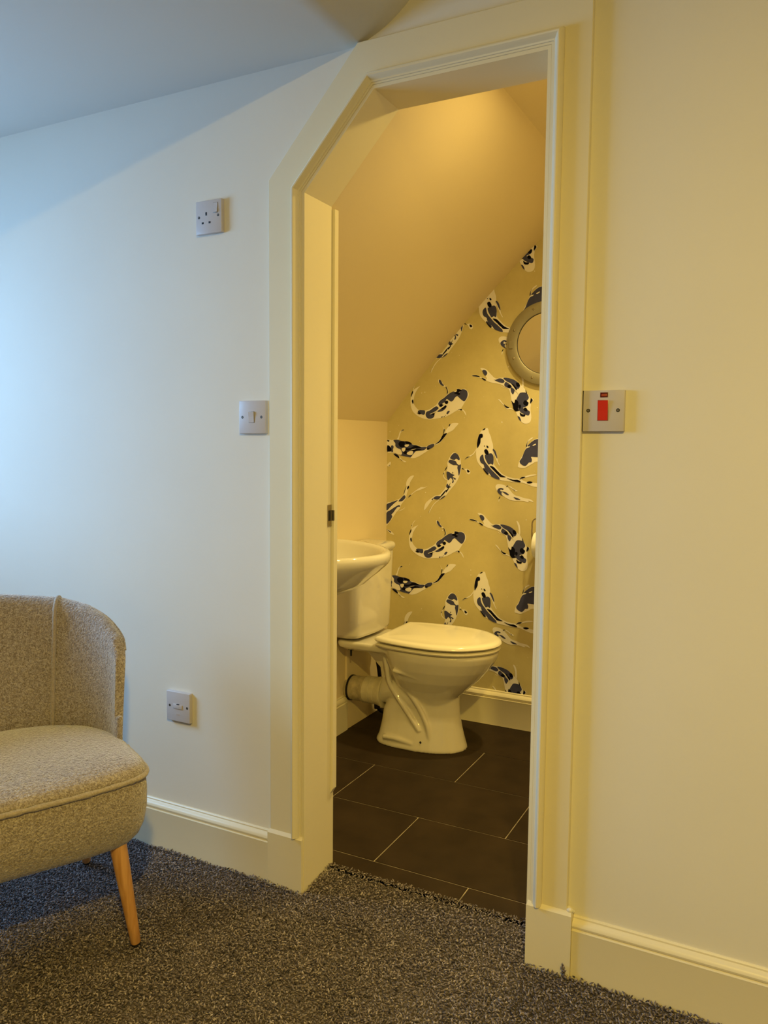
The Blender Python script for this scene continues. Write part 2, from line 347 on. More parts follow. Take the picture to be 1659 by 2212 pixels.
KOI = [
 (0,"305,1655 275,1643 251,1628 240,1616 227,1595 219,1563 216,1523 222,1480 238,1441 265,1415 304,1391 352,1374 403,1368 462,1375 517,1383 567,1398 612,1420 653,1443 682,1452 706,1485 726,1517 749,1549 755,1580 744,1602 720,1622 683,1618 662,1626 642,1619 642,1608 617,1602 585,1589 556,1572 527,1550 485,1524 460,1492 423,1470 385,1451 357,1446 329,1450 299,1449 268,1475 250,1502 246,1525 250,1557 256,1585 271,1613 288,1638"),
 (0,"280,1700 261,1684 248,1659 240,1623 245,1620 251,1656 263,1678"),
 (0,"480,1709 476,1687 496,1661 525,1647 542,1640 555,1622 561,1599 554,1571 568,1580 572,1600 563,1630 546,1648 529,1659 508,1689 491,1705"),
 (0,"653,1443 682,1456 706,1450 727,1429 737,1401 728,1406 715,1428 698,1442 670,1442"),
 (1,"485,1704 483,1687 498,1663 521,1650 529,1657 514,1672 504,1692 493,1703"),
 (1,"689,1616 720,1616 740,1602 746,1572 737,1541 717,1518 693,1530 668,1551 651,1562 631,1549 619,1529 598,1518 573,1532 558,1541 550,1529 540,1512 523,1507 515,1495 503,1477 490,1482 479,1503 498,1529 531,1549 560,1572 589,1591 617,1602 638,1596 667,1590"),
 (1,"461,1480 482,1468 480,1458 457,1437 447,1416 443,1393 424,1378 394,1375 373,1386 362,1410 372,1435 402,1445 427,1462"),
 (1,"295,1447 350,1447 357,1434 355,1416 342,1409 321,1415 304,1418 290,1429"),
 (1,"474,1446 503,1459 536,1485 553,1486 555,1471 537,1450 512,1437 478,1432"),
 (1,"556,1420 570,1439 587,1438 575,1418 563,1411"),
 (2,"646,1617 662,1622 683,1616 693,1612 679,1602 667,1592 679,1583 671,1571 655,1574 647,1581 628,1584 630,1595 650,1604"),
 (2,"240,1617 230,1605 221,1575 224,1563 230,1579 240,1600"),
 (2,"239,1542 230,1532 233,1516 242,1503 246,1517 243,1537"),
 (2,"544,1644 555,1622 561,1599 556,1579 566,1588 568,1603 559,1630 550,1643"),
 (2,"544,1520 561,1527 572,1515 565,1500 551,1498 540,1509"),
 (2,"503,1498 515,1495 528,1492 515,1476 503,1475 490,1480"),
 (2,"511,1464 540,1487 555,1482 553,1471 528,1457 512,1454"),
 (2,"280,1430 295,1425 290,1445 299,1434 316,1423 312,1413 291,1417"),
 (2,"419,1422 461,1439 457,1431 445,1416 447,1405 432,1408"),
 (2,"682,1454 698,1452 698,1444 684,1445"),
 (2,"513,1392 521,1394 519,1385 511,1384"),
 (2,"240,1651 246,1653 244,1643"),
 (2,"532,1393 540,1396 538,1388"),
 (2,"546,1404 552,1406 550,1399"),
 (3,"407,1416 461,1441 536,1492 547,1488 466,1435 411,1414"),
 (0,"-7,2393 36,2396 87,2398 134,2388 189,2386 221,2376 235,2362 281,2354 317,2344 371,2342 407,2363 447,2367 478,2380 500,2404 530,2448 543,2457 555,2485 585,2521 611,2541 667,2540 642,2509 616,2481 569,2457 552,2432 513,2388 483,2363 452,2353 399,2314 345,2281 301,2255 255,2240 209,2244 154,2257 107,2267 70,2281 28,2283 -6,2293"),
 (0,"89,2406 101,2423 114,2464 137,2487 158,2485 151,2479 128,2464 115,2435 106,2402"),
 (0,"56,2273 79,2277 112,2257 145,2224 182,2210 164,2203 131,2224 103,2244"),
 (0,"515,2531 533,2501 544,2489 541,2457 532,2444 533,2489 522,2517"),
 (1,"54,2394 92,2398 143,2388 189,2386 221,2376 240,2358 281,2352 317,2338 372,2338 367,2322 345,2309 300,2305 273,2300 246,2271 228,2250 218,2246 154,2257 107,2269 135,2270 140,2286 125,2315 93,2327 74,2344 73,2369"),
 (1,"385,2346 407,2359 438,2365 449,2359 439,2339 408,2322 385,2314 376,2334"),
 (1,"56,2273 79,2277 103,2265 115,2240 89,2248"),
 (1,"32,2343 50,2348 57,2335 51,2314 53,2298 37,2289"),
 (2,"106,2369 124,2384 152,2386 166,2378 166,2353 157,2336 125,2336 109,2352"),
 (2,"171,2384 198,2384 226,2374 233,2362 199,2359 176,2367"),
 (2,"-6,2347 17,2343 37,2318 32,2297 9,2295 -6,2297"),
 (2,"263,2349 313,2342 322,2331 268,2325 227,2316 199,2306 172,2311 171,2326 199,2326 227,2329"),
 (2,"227,2306 281,2321 331,2313 291,2304 245,2298"),
 (2,"153,2286 172,2301 193,2291 191,2274 163,2276"),
 (2,"381,2330 403,2328 403,2318 383,2314"),
 (2,"452,2361 495,2392 530,2446 565,2457 548,2432 509,2388 482,2371"),
 (2,"537,2492 543,2487 538,2461 530,2444 534,2477"),
 (2,"589,2535 595,2531 585,2515 579,2517"),
 (2,"126,2467 137,2483 151,2488 157,2484 137,2477"),
 (2,"61,2271 84,2269 107,2253 115,2238 89,2248"),
 (2,"126,2230 145,2216 136,2218"),
 (2,"-7,2395 17,2391 3,2381"),
 (3,"58,2327 88,2327 125,2303 140,2286 130,2267 84,2279 56,2289"),
 (3,"139,2324 171,2330 172,2311 158,2295 142,2303"),
 (3,"190,2287 227,2304 248,2296 241,2271 214,2266 191,2274"),
 (3,"166,2355 208,2359 199,2341 176,2338"),
 (3,"227,2312 254,2319 279,2323 254,2314"),
 (0,"-4,2180 24,2205 31,2189 15,2161 -4,2167"),
 (2,"24,2178 10,2161 15,2174"),
 (0,"882,2486 909,2499 931,2497 941,2464 958,2430 966,2397 978,2364 981,2316 984,2268 989,2224 994,2194 1026,2158 1065,2122 1112,2101 1166,2088 1211,2086 1264,2065 1339,2056 1376,2050 1385,2025 1340,2024 1303,2034 1265,2047 1219,2057 1170,2055 1113,2064 1074,2067 1020,2077 973,2098 941,2115 909,2144 885,2170 860,2196 840,2229 831,2274 830,2315 837,2348 839,2389 844,2426 859,2452 870,2471"),
 (0,"1211,2086 1237,2105 1263,2109 1300,2121 1337,2125 1356,2122 1338,2116 1293,2106 1260,2094 1226,2079"),
 (0,"834,2333 826,2307 807,2281 779,2262 740,2239 732,2235 751,2257 795,2281 818,2307 830,2326"),
 (0,"977,2327 991,2320 1011,2291 1018,2261 1024,2225 1040,2195 1033,2195 1016,2224 1000,2257 980,2305"),
 (1,"890,2280 898,2263 911,2223 935,2193 959,2164 987,2139 1019,2117 1035,2096 1043,2075 1012,2080 973,2098 961,2112 940,2138 908,2171 900,2196 876,2211 865,2237 869,2263"),
 (1,"910,2275 937,2286 968,2290 985,2261 984,2198 962,2205 943,2197 923,2227 912,2252"),
 (1,"979,2327 999,2313 1013,2280 1018,2247 996,2283"),
 (1,"895,2165 916,2163 940,2138 947,2119 935,2115 913,2137"),
 (2,"859,2449 883,2451 889,2434 883,2419 870,2415 868,2378 853,2348 842,2333 839,2371 846,2419"),
 (2,"903,2315 921,2325 935,2312 943,2290 933,2279 914,2286"),
 (2,"924,2356 940,2345 936,2334 924,2342"),
 (2,"900,2354 908,2354 907,2345"),
 (2,"953,2184 986,2180 1018,2151 1058,2115 1097,2097 1058,2096 1031,2107 995,2146"),
 (2,"1104,2090 1158,2077 1196,2078 1223,2064 1212,2058 1158,2066"),
 (2,"1276,2062 1302,2068 1324,2061 1302,2050 1280,2053"),
 (2,"1215,2087 1237,2103 1263,2103 1245,2092"),
 (2,"882,2482 898,2495 911,2497 902,2486"),
 (2,"730,2236 751,2257 777,2262 751,2250"),
 (2,"895,2163 913,2148 941,2119 933,2115 909,2141"),
 (3,"896,2282 904,2282 915,2234 955,2183 995,2143 1043,2099 1035,2097 987,2141 947,2182 907,2230"),
 (0,"619,2290 643,2292 668,2278 687,2250 695,2225 697,2196 701,2165 695,2131 684,2097 669,2062 648,2028 618,1992 588,1957 563,1925 533,1900 508,1888 476,1889 445,1882 433,1876 408,1846 386,1816 361,1789 359,1809 373,1850 401,1878 438,1905 463,1921 501,1928 526,1952 556,1990 568,2028 574,2048 570,2071 566,2123 575,2174 571,2200 580,2229 595,2257"),
 (0,"508,1888 471,1860 440,1824 421,1791 403,1761 409,1785 430,1821 458,1857 489,1881 502,1893"),
 (0,"572,2177 550,2139 535,2110 536,2085 555,2062 570,2057 567,2064 548,2079 542,2096 548,2125 572,2163"),
 (0,"704,2165 728,2157 755,2158 780,2142 781,2122 768,2110 750,2121 734,2149 707,2157"),
 (1,"607,2266 628,2286 650,2288 671,2272 685,2242 678,2229 653,2241 635,2231 598,2243"),
 (1,"595,2232 626,2228 651,2218 660,2201 679,2188 694,2195 697,2174 692,2140 680,2097 671,2139 664,2165 667,2182 651,2187 627,2187 599,2200 582,2214"),
 (1,"566,2127 591,2126 613,2112 641,2102 622,2087 653,2073 644,2062 626,2078 634,2050 626,2033 617,2038 623,2058 604,2078 586,2057 573,2071"),
 (1,"577,2028 587,2011 609,2001 599,1995 581,1988 565,1999 568,2019"),
 (1,"445,1897 470,1915 507,1917 514,1908 495,1890 464,1889"),
 (1,"509,1888 532,1912 560,1926 545,1907"),
 (2,"754,2152 778,2137 765,2127 756,2133"),
 (2,"708,2163 728,2155 722,2153 708,2157"),
 (2,"572,2177 570,2163 557,2142 549,2135 556,2154"),
 (2,"605,2038 593,2003 587,1980 572,1959 563,1953 560,1962 548,1941 514,1908 511,1914 550,1961 578,1980 584,2000"),
 (2,"432,1891 445,1894 442,1885 434,1883"),
 (2,"430,1818 409,1785 403,1760 415,1797"),
 (2,"541,2122 542,2108 536,2105 537,2118"),
 (2,"622,2127 628,2125 627,2117 622,2115"),
 (0,"854,1786 877,1788 908,1775 939,1744 986,1701 1024,1703 1077,1704 1114,1695 1159,1676 1197,1646 1227,1623 1246,1596 1273,1554 1288,1520 1293,1484 1290,1448 1299,1377 1286,1337 1249,1328 1223,1339 1208,1356 1181,1397 1165,1432 1142,1463 1130,1509 1121,1559 1105,1608 1071,1628 1040,1648 1002,1658 949,1668 906,1686 867,1704 824,1716 781,1725 785,1733 824,1733 855,1718 890,1705 913,1699 897,1731 878,1759"),
 (0,"1016,1527 1032,1524 1059,1493 1082,1473 1135,1451 1150,1438 1120,1449 1090,1448 1067,1476"),
 (0,"1195,1737 1214,1726 1227,1687 1229,1627 1216,1637 1213,1683"),
 (0,"1285,1491 1292,1531 1314,1521 1300,1499"),
 (0,"1037,1637 1063,1624 1094,1615 1071,1621 1048,1627"),
 (1,"872,1766 889,1773 908,1763 916,1743 905,1726 890,1731"),
 (1,"969,1697 986,1688 1016,1699 1047,1695 1068,1675 1055,1661 1032,1664 994,1678"),
 (1,"1056,1701 1092,1701 1144,1686 1178,1663 1199,1639 1190,1614 1172,1612 1153,1640 1115,1656 1077,1679"),
 (1,"1074,1668 1093,1662 1127,1631 1116,1616 1086,1625 1065,1642"),
 (1,"1123,1624 1154,1601 1150,1582 1140,1567 1124,1588"),
 (1,"1206,1579 1254,1575 1275,1537 1259,1511 1274,1497 1264,1471 1227,1455 1265,1439 1287,1423 1277,1395 1247,1402 1210,1421 1187,1455 1167,1511 1188,1560"),
 (1,"1185,1390 1203,1381 1215,1349 1196,1366"),
 (2,"1161,1525 1182,1512 1190,1488 1187,1448 1202,1438 1187,1432 1169,1429 1150,1445 1142,1474 1130,1516 1145,1499 1156,1500"),
 (2,"1232,1505 1244,1517 1263,1507 1271,1490 1260,1471 1242,1477 1230,1491"),
 (2,"1235,1451 1250,1458 1265,1443 1261,1428 1239,1434"),
 (2,"1202,1420 1221,1406 1247,1402 1244,1387 1211,1392"),
 (2,"1190,1477 1205,1483 1212,1468 1205,1451 1194,1459"),
 (2,"1165,1659 1186,1660 1197,1639 1190,1628 1172,1630"),
 (2,"1093,1637 1123,1653 1149,1643 1172,1612 1168,1601 1131,1632 1112,1620 1097,1626"),
 (2,"783,1731 824,1731 855,1716 832,1719 797,1724"),
 (2,"867,1708 890,1702 908,1688 891,1687"),
 (2,"1066,1488 1086,1473 1114,1461 1093,1456 1074,1473"),
 (2,"1292,1532 1308,1516 1289,1493"),
 (2,"1246,1603 1257,1582 1260,1568 1250,1581"),
 (3,"1092,1667 1100,1665 1130,1646 1188,1569 1180,1575 1125,1637"),
 (0,"-9,1825 38,1848 97,1871 130,1887 159,1918 165,1948 181,1986 184,2025 200,2058 226,2082 258,2088 242,2059 223,2029 214,1996 201,1955 189,1919 186,1892 163,1862 137,1828 124,1795 92,1761 66,1724 39,1687 6,1649 -7,1645"),
 (0,"199,1893 202,1897 234,1926 279,1960 324,1988 362,1989 390,2002 362,1983 317,1965 273,1948 228,1912"),
 (0,"92,1767 131,1780 177,1806 151,1784 118,1771"),
 (0,"-7,1600 27,1596 71,1560 41,1561 17,1577"),
 (1,"-9,1822 38,1845 104,1867 68,1837 31,1803 -5,1771"),
 (1,"114,1863 143,1894 166,1914 179,1901 173,1883 147,1861 117,1856"),
 (1,"-8,1747 32,1776 71,1802 114,1824 127,1816 121,1808 104,1807 82,1784 62,1756 42,1735 51,1720 33,1686 6,1655 -7,1657"),
 (2,"191,1999 181,1972 169,1936 161,1916 165,1942 181,1981"),
 (2,"210,1999 212,1982 201,1966 194,1969 197,1987"),
 (2,"204,1894 221,1914 234,1919 221,1905"),
 (2,"-7,1602 17,1594 42,1580 34,1575 17,1588"),
 (0,"1008,2018 1021,2035 1044,2038 1074,2033 1106,2019 1133,1992 1155,1967 1181,1948 1223,1939 1260,1928 1298,1924 1324,1913 1334,1898 1317,1903 1291,1909 1297,1899 1279,1897 1255,1905 1224,1906 1172,1904 1135,1910 1103,1924 1076,1941 1041,1955 1022,1980 1011,1998"),
 (0,"1116,2026 1138,2020 1164,2003 1196,1989 1193,1983 1172,1985 1154,2002 1127,2017"),
 (0,"1049,1935 1047,1920 1042,1894 1037,1894 1039,1919"),
 (1,"1024,1985 1037,2001 1058,2007 1080,1997 1064,1989 1056,1997 1051,1979 1080,1977 1102,1970 1126,1951 1107,1950 1086,1962 1065,1974 1062,1954 1076,1939 1054,1948 1033,1965"),
 (1,"1166,1934 1197,1928 1225,1915 1192,1913 1177,1922"),
 (2,"1101,2018 1108,2026 1118,2025 1106,2017"),
 (2,"1052,1935 1047,1920 1038,1912 1044,1930"),
 (2,"1162,1999 1180,1991 1175,1989"),
 (0,"1340,2412 1318,2400 1296,2378 1270,2357 1262,2342 1252,2323 1237,2284 1212,2241 1202,2215 1197,2190 1203,2179 1249,2174 1283,2191 1318,2211 1342,2226 1386,2235 1420,2261 1453,2312 1469,2362 1434,2399 1382,2415"),
 (0,"1262,2347 1265,2374 1278,2400 1309,2423 1318,2418 1289,2398 1275,2378 1270,2354"),
 (1,"1272,2354 1296,2378 1318,2396 1340,2408 1373,2409 1400,2378 1402,2311 1377,2269 1341,2265 1306,2266 1313,2246 1309,2224 1288,2220 1274,2203 1255,2191 1223,2205 1210,2229 1229,2258 1245,2301 1262,2332 1290,2344 1286,2351"),
 (2,"1283,2401 1272,2378 1269,2351 1262,2345 1265,2369 1275,2391"),
 (3,"1262,2339 1293,2354 1290,2347 1271,2337"),
 (3,"1316,2361 1341,2373 1342,2365 1323,2356"),
]

def back_wall():
    mb = MB()
    mb.box(TX0 - .1, TX1 + .1, TY1 + .003, TY1 + .1, -.03, 2.3, 0)
    def smooth2(pts):
        N = len(pts); out = []
        for i in range(N):
            a, b, c_, d = pts[i - 1], pts[i], pts[(i + 1) % N], pts[(i + 2) % N]
            for t in (0, .34, .67):
                out.append(tuple(.5 * (2 * b[k] + (c_[k] - a[k]) * t + (2 * a[k] - 5 * b[k] + 4 * c_[k] - d[k]) * t * t + (3 * b[k] - a[k] - 3 * c_[k] + d[k]) * t ** 3) for k in (0, 1)))
        return out
    lay = {0: .0022, 1: .0017, 2: .0012, 3: .0008}
    polys = []
    for col, s in KOI:
        pts = [tuple(map(float, p.split(','))) for p in s.split()]
        polys.append((col, smooth2([(-1.6 + x / 2000, z / 2000) for x, z in pts])))
    for dx in (0, .745, 1.49):
        for k in (-2, -1, 0, 1, 2):
            for col, pts in polys:
                q = [(x + dx, z + k * .603 + (.3 if dx == .745 else 0)) for x, z in pts]
                zc = [p[1] for p in q]; xc = [p[0] for p in q]
                if min(zc) < .02 or min(zc) > 2.12 or max(xc) > TX1 or min(xc) < TX0 - .02: continue
                if min(z - zs(x) for x, z in q) > .01: continue
                t = geometry.tessellate_polygon([[Vector((x, z, 0)) for x, z in q]])
                mb.add([(x, TY1 + lay[col], z) for x, z in q], [tuple(i) for i in t], col + 1)
    rnd = random.Random(11)
    for i in range(330):
        x = rnd.uniform(TX0, TX1); z = rnd.uniform(.15, 2.0)
        if z > zs(x): continue
        r = rnd.choice((.0006, .0008, .0011, .0014, .0022, .0026)) * (1 if i % 3 else 1.1)
        sx = rnd.uniform(.8, 1.3)
        mb.add([(x + r * sx * math.cos(a), TY1 + .0026, z + r * math.sin(a)) for a in [k * math.pi / 4 for k in range(8)]], [tuple(range(8))], 1)
    me = mb.build('wall_back_inner', M_WP)
    return me
struct(back_wall(), 'gold wallpaper with blue and cream carp')

mb = MB()                        # tiles: boards of 298 x 601 laid in brick bond on a grout bed
mb.box(TX0 - .02, TX1 + .02, .1185, TY1 + .02, -.03, -.0018, 1)
rows = [(.8009 - .3015 * i) for i in range(-3, 4)]
xj = {0: -1.322, 1: -1.0045, 2: -.7175 - .604, 3: -1.0045}
for i, y in enumerate(rows):
    y0_, y1_ = y - .3015 + .0016, y - .0016
    k = i - 3                    # row just below joint k
    base = -1.322 + 3 * .604 if (k % 2 == 0) else -1.0045 + 2 * .604
    base = {0: -1.322, 1: -1.0045}[0 if k % 2 == 0 else 1]
    for j in range(-3, 4):
        a = base + j * .604 + .0016; b = a + .604 - .0032
        a2, b2 = max(a, TX0 - .01), min(b, TX1 + .01); c2, d2 = max(y0_, .1185), min(y1_, TY1 + .01)
        if b2 - a2 < .01 or d2 - c2 < .005: continue
        mb.bbox(a2, b2, c2, d2, -.012, 0, .0012, 1, 0)
fo = struct(mb.build('floor', [M_TILE, M_GROUT]), 'dark slate tiles')

TSK = [(0, 0), (.014, 0), (.014, .112), (.0145, .1145), (.010, .1155), (.010, .119), (.0125, .122), (.013, .127), (.011, .133), (.007, .138), (.004, .139), (.004, .1435), (.002, .146), (0, .146)]
mb = MB(); mb.loft([[(x, TY1 + .003 - d * 1.55, z) for d, z in TSK] for x in (TX0, TX1)])
struct(mb.build('baseboard_back', M_WOOD, smooth=28))
mb = MB(); mb.loft([[(TX0 + d, y, z) for d, z in TSK] for y in (.098, 1.065)])
struct(mb.build('baseboard_side', M_WOOD, smooth=28))
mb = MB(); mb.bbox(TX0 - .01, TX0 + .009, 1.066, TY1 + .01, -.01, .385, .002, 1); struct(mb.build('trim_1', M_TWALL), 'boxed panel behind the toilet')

# ------------------------------------------------------------------ toilet
TC = 1.096
toilet = empty('toilet', (-1.25, TC, 0), 'white ceramic close-coupled toilet with lid down, standing on dark floor tiles', 'toilet')
def egg(xr, xf, hw, z, n=40, e=2.3, xm=None, sq=2.6):
    """plan outline: squarer toward the back (xr), rounder toward the front (xf)"""
    if xm is None: xm = xr + (xf - xr) * .45
    pts = []
    for i in range(n):
        a = 2 * math.pi * i / n; c_, s_ = math.cos(a), math.sin(a)
        ee = 2.05 if c_ > 0 else sq
        ax = (xf - xm) if c_ > 0 else (xm - xr)
        pts.append((xm + ax * math.copysign(abs(c_) ** (2 / ee), c_), TC + hw * math.copysign(abs(s_) ** (2 / ee), s_), z))
    return pts
mb = MB()
bowl = [(-1.30, -1.128, .075, .175), (-1.335, -1.112, .092, .205), (-1.36, -1.075, .118, .240), (-1.375, -1.032, .142, .280), (-1.39, -.993, .161, .325), (-1.405, -.967, .173, .366), (-1.41, -.960, .176, .385), (-1.41, -.961, .175, .394), (-1.405, -.970, .168, .399)]
mb.loft([egg(a, b, c_, z) for a, b, c_, z in bowl])
ped = [(-1.445, -1.077, .118, .0), (-1.445, -1.078, .118, .008), (-1.435, -1.085, .112, .03), (-1.425, -1.098, .098, .08), (-1.42, -1.108, .086, .13), (-1.40, -1.112, .082, .17), (-1.38, -1.112, .082, .21), (-1.36, -1.10, .088, .24)]
mb.loft([egg(a, b, c_, z, sq=3.2) for a, b, c_, z in ped])
# shelf carrying the cistern
def rrect(x0, x1, y0, y1, z, r, n=6):
    out = []
    for cx_, cy_, a0 in ((x1 - r, y1 - r, 0), (x0 + r, y1 - r, 90), (x0 + r, y0 + r, 180), (x1 - r, y0 + r, 270)):
        for i in range(n + 1):
            a = math.radians(a0 + 90 * i / n); out.append((cx_ + r * math.cos(a), cy_ + r * math.sin(a), z))
    return out
mb.loft([rrect(-1.575, -1.33, TC - .11, TC + .11, .362, .03), rrect(-1.585, -1.33, TC - .135, TC + .135, .376, .03), rrect(-1.588, -1.33, TC - .14, TC + .14, .392, .03), rrect(-1.584, -1.33, TC - .136, TC + .136, .402, .03)])
# web below the shelf down to the outlet
web = [[(-1.555, TC - .03, .370), (-1.555, TC + .03, .370), (-1.33, TC + .07, .370), (-1.33, TC - .07, .370)],
       [(-1.50, TC - .026, .335), (-1.50, TC + .026, .335), (-1.33, TC + .06, .335), (-1.33, TC - .06, .335)],
       [(-1.44, TC - .026, .280), (-1.44, TC + .026, .280), (-1.33, TC + .06, .280), (-1.33, TC - .06, .280)],
       [(-1.43, TC - .026, .20), (-1.43, TC + .026, .20), (-1.33, TC + .05, .20), (-1.33, TC - .05, .20)]]
mb.loft(web)
# trapway bulging through the pedestal sides
path = cr_spline([(-1.470, TC, .176), (-1.425, TC, .186), (-1.375, TC, .205), (-1.325, TC, .205), (-1.27, TC, .165), (-1.225, TC, .112), (-1.19, TC, .07)], 5)
mb.tube(path, [.049, .049, .049, .049, .049, .052, .056, .060, .064, .068, .072, .076, .080, .084, .087, .089, .090, .090, .089, .088, .086, .084, .082, .080, .078, .075, .072, .068, .064, .06, .055][:len(path)], 20)
# side ribs
for sgn in (-1, 1):
    mb.tube(cr_spline([(-1.405, TC + sgn * .072, .375), (-1.385, TC + sgn * .080, .30), (-1.372, TC + sgn * .082, .245), (-1.330, TC + sgn * .088, .19), (-1.275, TC + sgn * .092, .125), (-1.235, TC + sgn * .094, .075)], 5), .0095, 10)
    mb.tube(cr_spline([(-1.325, TC + sgn * .10, .30), (-1.30, TC + sgn * .095, .245), (-1.245, TC + sgn * .090, .175), (-1.205, TC + sgn * .088, .10), (-1.195, TC + sgn * .088, .04)], 5), .010, 10)
    mb.tube(cr_spline([(-1.385, TC + sgn * .108, .034), (-1.33, TC + sgn * .110, .036), (-1.26, TC + sgn * .106, .026)], 4), .010, 10)
    mb.tube([(-1.325, TC + sgn * .150, .318), (-1.27, TC + sgn * .146, .310), (-1.225, TC + sgn * .143, .300)], .008, 10)
pan = mb.build('pan', M_CERAM, toilet)
rm = pan.modifiers.new('remesh', 'REMESH'); rm.mode = 'VOXEL'; rm.voxel_size = .0036; rm.use_smooth_shade = True
sm = pan.modifiers.new('smooth', 'SMOOTH'); sm.factor = .5; sm.iterations = 6
def seat_ring(z, ins, xr=-1.405, xf=-.951, hw=.186, hb=.150, n=56):
    """D outline with clipped back corners"""
    pts = []
    ctl = [(xr, 0), (xr, hb * .5), (xr, hb * .9), (xr + .001, hb - .003), (xr + .006, hb + .002), (xr + .05, hw * .905), (xr + .11, hw * .965), (xr + .19, hw), (xr + .27, hw * .975), (xr + .35, hw * .83), (xr + .41, hw * .56), (xf - .010, hw * .28), (xf, 0)]
    full = [Vector((x, y, 0)) for x, y in ctl] + [Vector((x, -y, 0)) for x, y in ctl[-2:0:-1]]
    sp2_ = cr_spline(full, 5, closed=True)
    cx_ = (xr + xf) / 2
    for p in sp2_:
        d = Vector((p.x - cx_, p.y)); L = d.length; k = (L - ins) / L
        pts.append((cx_ + d.x * k, TC + d.y * k, z))
    return pts
mb = MB(); mb.loft([seat_ring(.4005, .012), seat_ring(.4035, .005), seat_ring(.409, .003), seat_ring(.4135, .007), seat_ring(.4145, .03)])
mb.build('seat', M_SEAT, toilet, smooth=50)
mb = MB()
def tilt(ring, dz=.006): return [(x, y, z + dz * (-.95 - x) / .45 * 0) for x, y, z in ring]
mb.loft([seat_ring(.4215, .020), seat_ring(.4225, .004), seat_ring(.4275, -.001), seat_ring(.4345, .001), seat_ring(.4395, .008), seat_ring(.4415, .022), seat_ring(.4405, .036), seat_ring(.4425, .07), seat_ring(.4445, .11), seat_ring(.445, .17)])
mb.build('lid', M_SEAT, toilet, smooth=50)
mb = MB()
for s_ in (-1, 1):
    mb = MB(); mb.tube([(-1.412, TC + s_ * .075 - .02, .420), (-1.412, TC + s_ * .075 + .02, .420)], .0085, 14); mb.tube([(-1.412, TC + s_ * .075, .395), (-1.412, TC + s_ * .075, .42)], .010, 14)
    mb.build('hinge', M_SEAT, toilet, smooth=40)
    mb = MB(); mb.tube([(-1.365, TC + s_ * .112, .395), (-1.365, TC + s_ * .112, .345)], .005, 10)
    mb.build('seat_stud', M_SEAT, toilet, smooth=40)
mb = MB()
mb.tube([(-1.545, TC - .085, .366), (-1.545, TC - .085, .330)], .0042, 10); mb.box(-1.557, -1.533, TC - .088, TC - .082, .354, .366); mb.tube([(-1.545, TC - .085, .358), (-1.545, TC - .085, .366)], .011, 10)
mb.build('wing_nut', M_RUBBER, toilet, smooth=40)
mb = MB(); bm = bmesh.new(); bmesh.ops.create_icosphere(bm, subdivisions=2, radius=.0045)
for v in bm.verts: v.co = Vector((v.co.x, v.co.y * .5, v.co.z)) + Vector((-1.222, TC - .1115, .040))
mb.addbm(bm); mb.build('floor_screw', M_RUBBER, toilet, smooth=60)
# cistern
def cis(z, hw, xf, ins=0, r=.045):
    xb = TX0 + .004; out = [];
    prof_ = [(xb, -hw), (xf - r * 1.3, -hw)]
    ctl = [(xb, -hw, 0), (xf - .075, -hw, 0), (xf - .035, -hw * .985, 0), (xf - .008, -hw * .86, 0), (xf, -hw * .55, 0), (xf + .006, 0, 0), (xf, hw * .55, 0), (xf - .008, hw * .86, 0), (xf - .035, hw * .985, 0), (xf - .075, hw, 0), (xb, hw, 0)]
    return [(p.x - (ins if p.x > xb + .01 else 0), TC + .002 + p.y * (1 - ins / hw), z) for p in cr_spline(ctl, 5)]
mb = MB(); mb.loft([cis(.412, .135, -1.50), cis(.4135, .144, -1.489), cis(.419, .151, -1.480), cis(.43, .153, -1.477), cis(.58, .158, -1.472), cis(.745, .163, -1.466)])
cst = mb.build('cistern', M_CERAM, toilet, smooth=50)
mb = MB(); mb.loft([cis(.744, .162, -1.466, .0), cis(.747, .166, -1.461), cis(.757, .169, -1.458), cis(.766, .168, -1.459), cis(.773, .164, -1.464), cis(.776, .156, -1.470), cis(.777, .13, -1.50)])
mb.build('lid', M_CERAM, cst, smooth=55)
mb = MB(); mb.tube([(-1.54, TC, .776), (-1.54, TC, .781)], .02, 20); mb.build('flush_button', M_METAL, cst, smooth=40)

# waste pipe
wp = empty('waste_pipe', (-1.52, TC, .17), 'white ribbed plastic waste pipe joining the toilet outlet to the wall', 'pipe')
def xtube(segs, k=32):
    mb = MB(); mb.loft([[(x, TC + r * math.cos(2 * math.pi * i / k), z + r * math.sin(2 * math.pi * i / k)) for i in range(k)] for x, r, z in segs])
    return mb
xtube([(-1.604, .0485, .171), (-1.565, .0505, .172), (-1.528, .0510, .173), (-1.526, .0535, .173), (-1.519, .0535, .173), (-1.518, .0510, .173)]).build('sleeve', M_PIPE2, wp, smooth=35)
xtube([(-1.519, .0525, .174), (-1.516, .0545, .174), (-1.490, .0548, .175), (-1.489, .0535, .175), (-1.486, .0535, .175), (-1.485, .0552, .175), (-1.468, .0556, .175), (-1.467, .0545, .175), (-1.463, .0545, .176), (-1.462, .0565, .176), (-1.452, .0590, .176), (-1.440, .0640, .177), (-1.434, .0660, .177), (-1.431, .0655, .177), (-1.430, .058, .177), (-1.433, .048, .177)]).build('connector', M_PIPE, wp, smooth=30)
mb = xtube([(-1.590, .0530, .171), (-1.5885, .0530, .171), (-1.588, .0500, .171), (-1.585, .0500, .171), (-1.5845, .0525, .171), (-1.583, .0525, .171), (-1.5825, .049, .171)]); mb.build('seal_ring', M_RUBBER, wp, smooth=30)

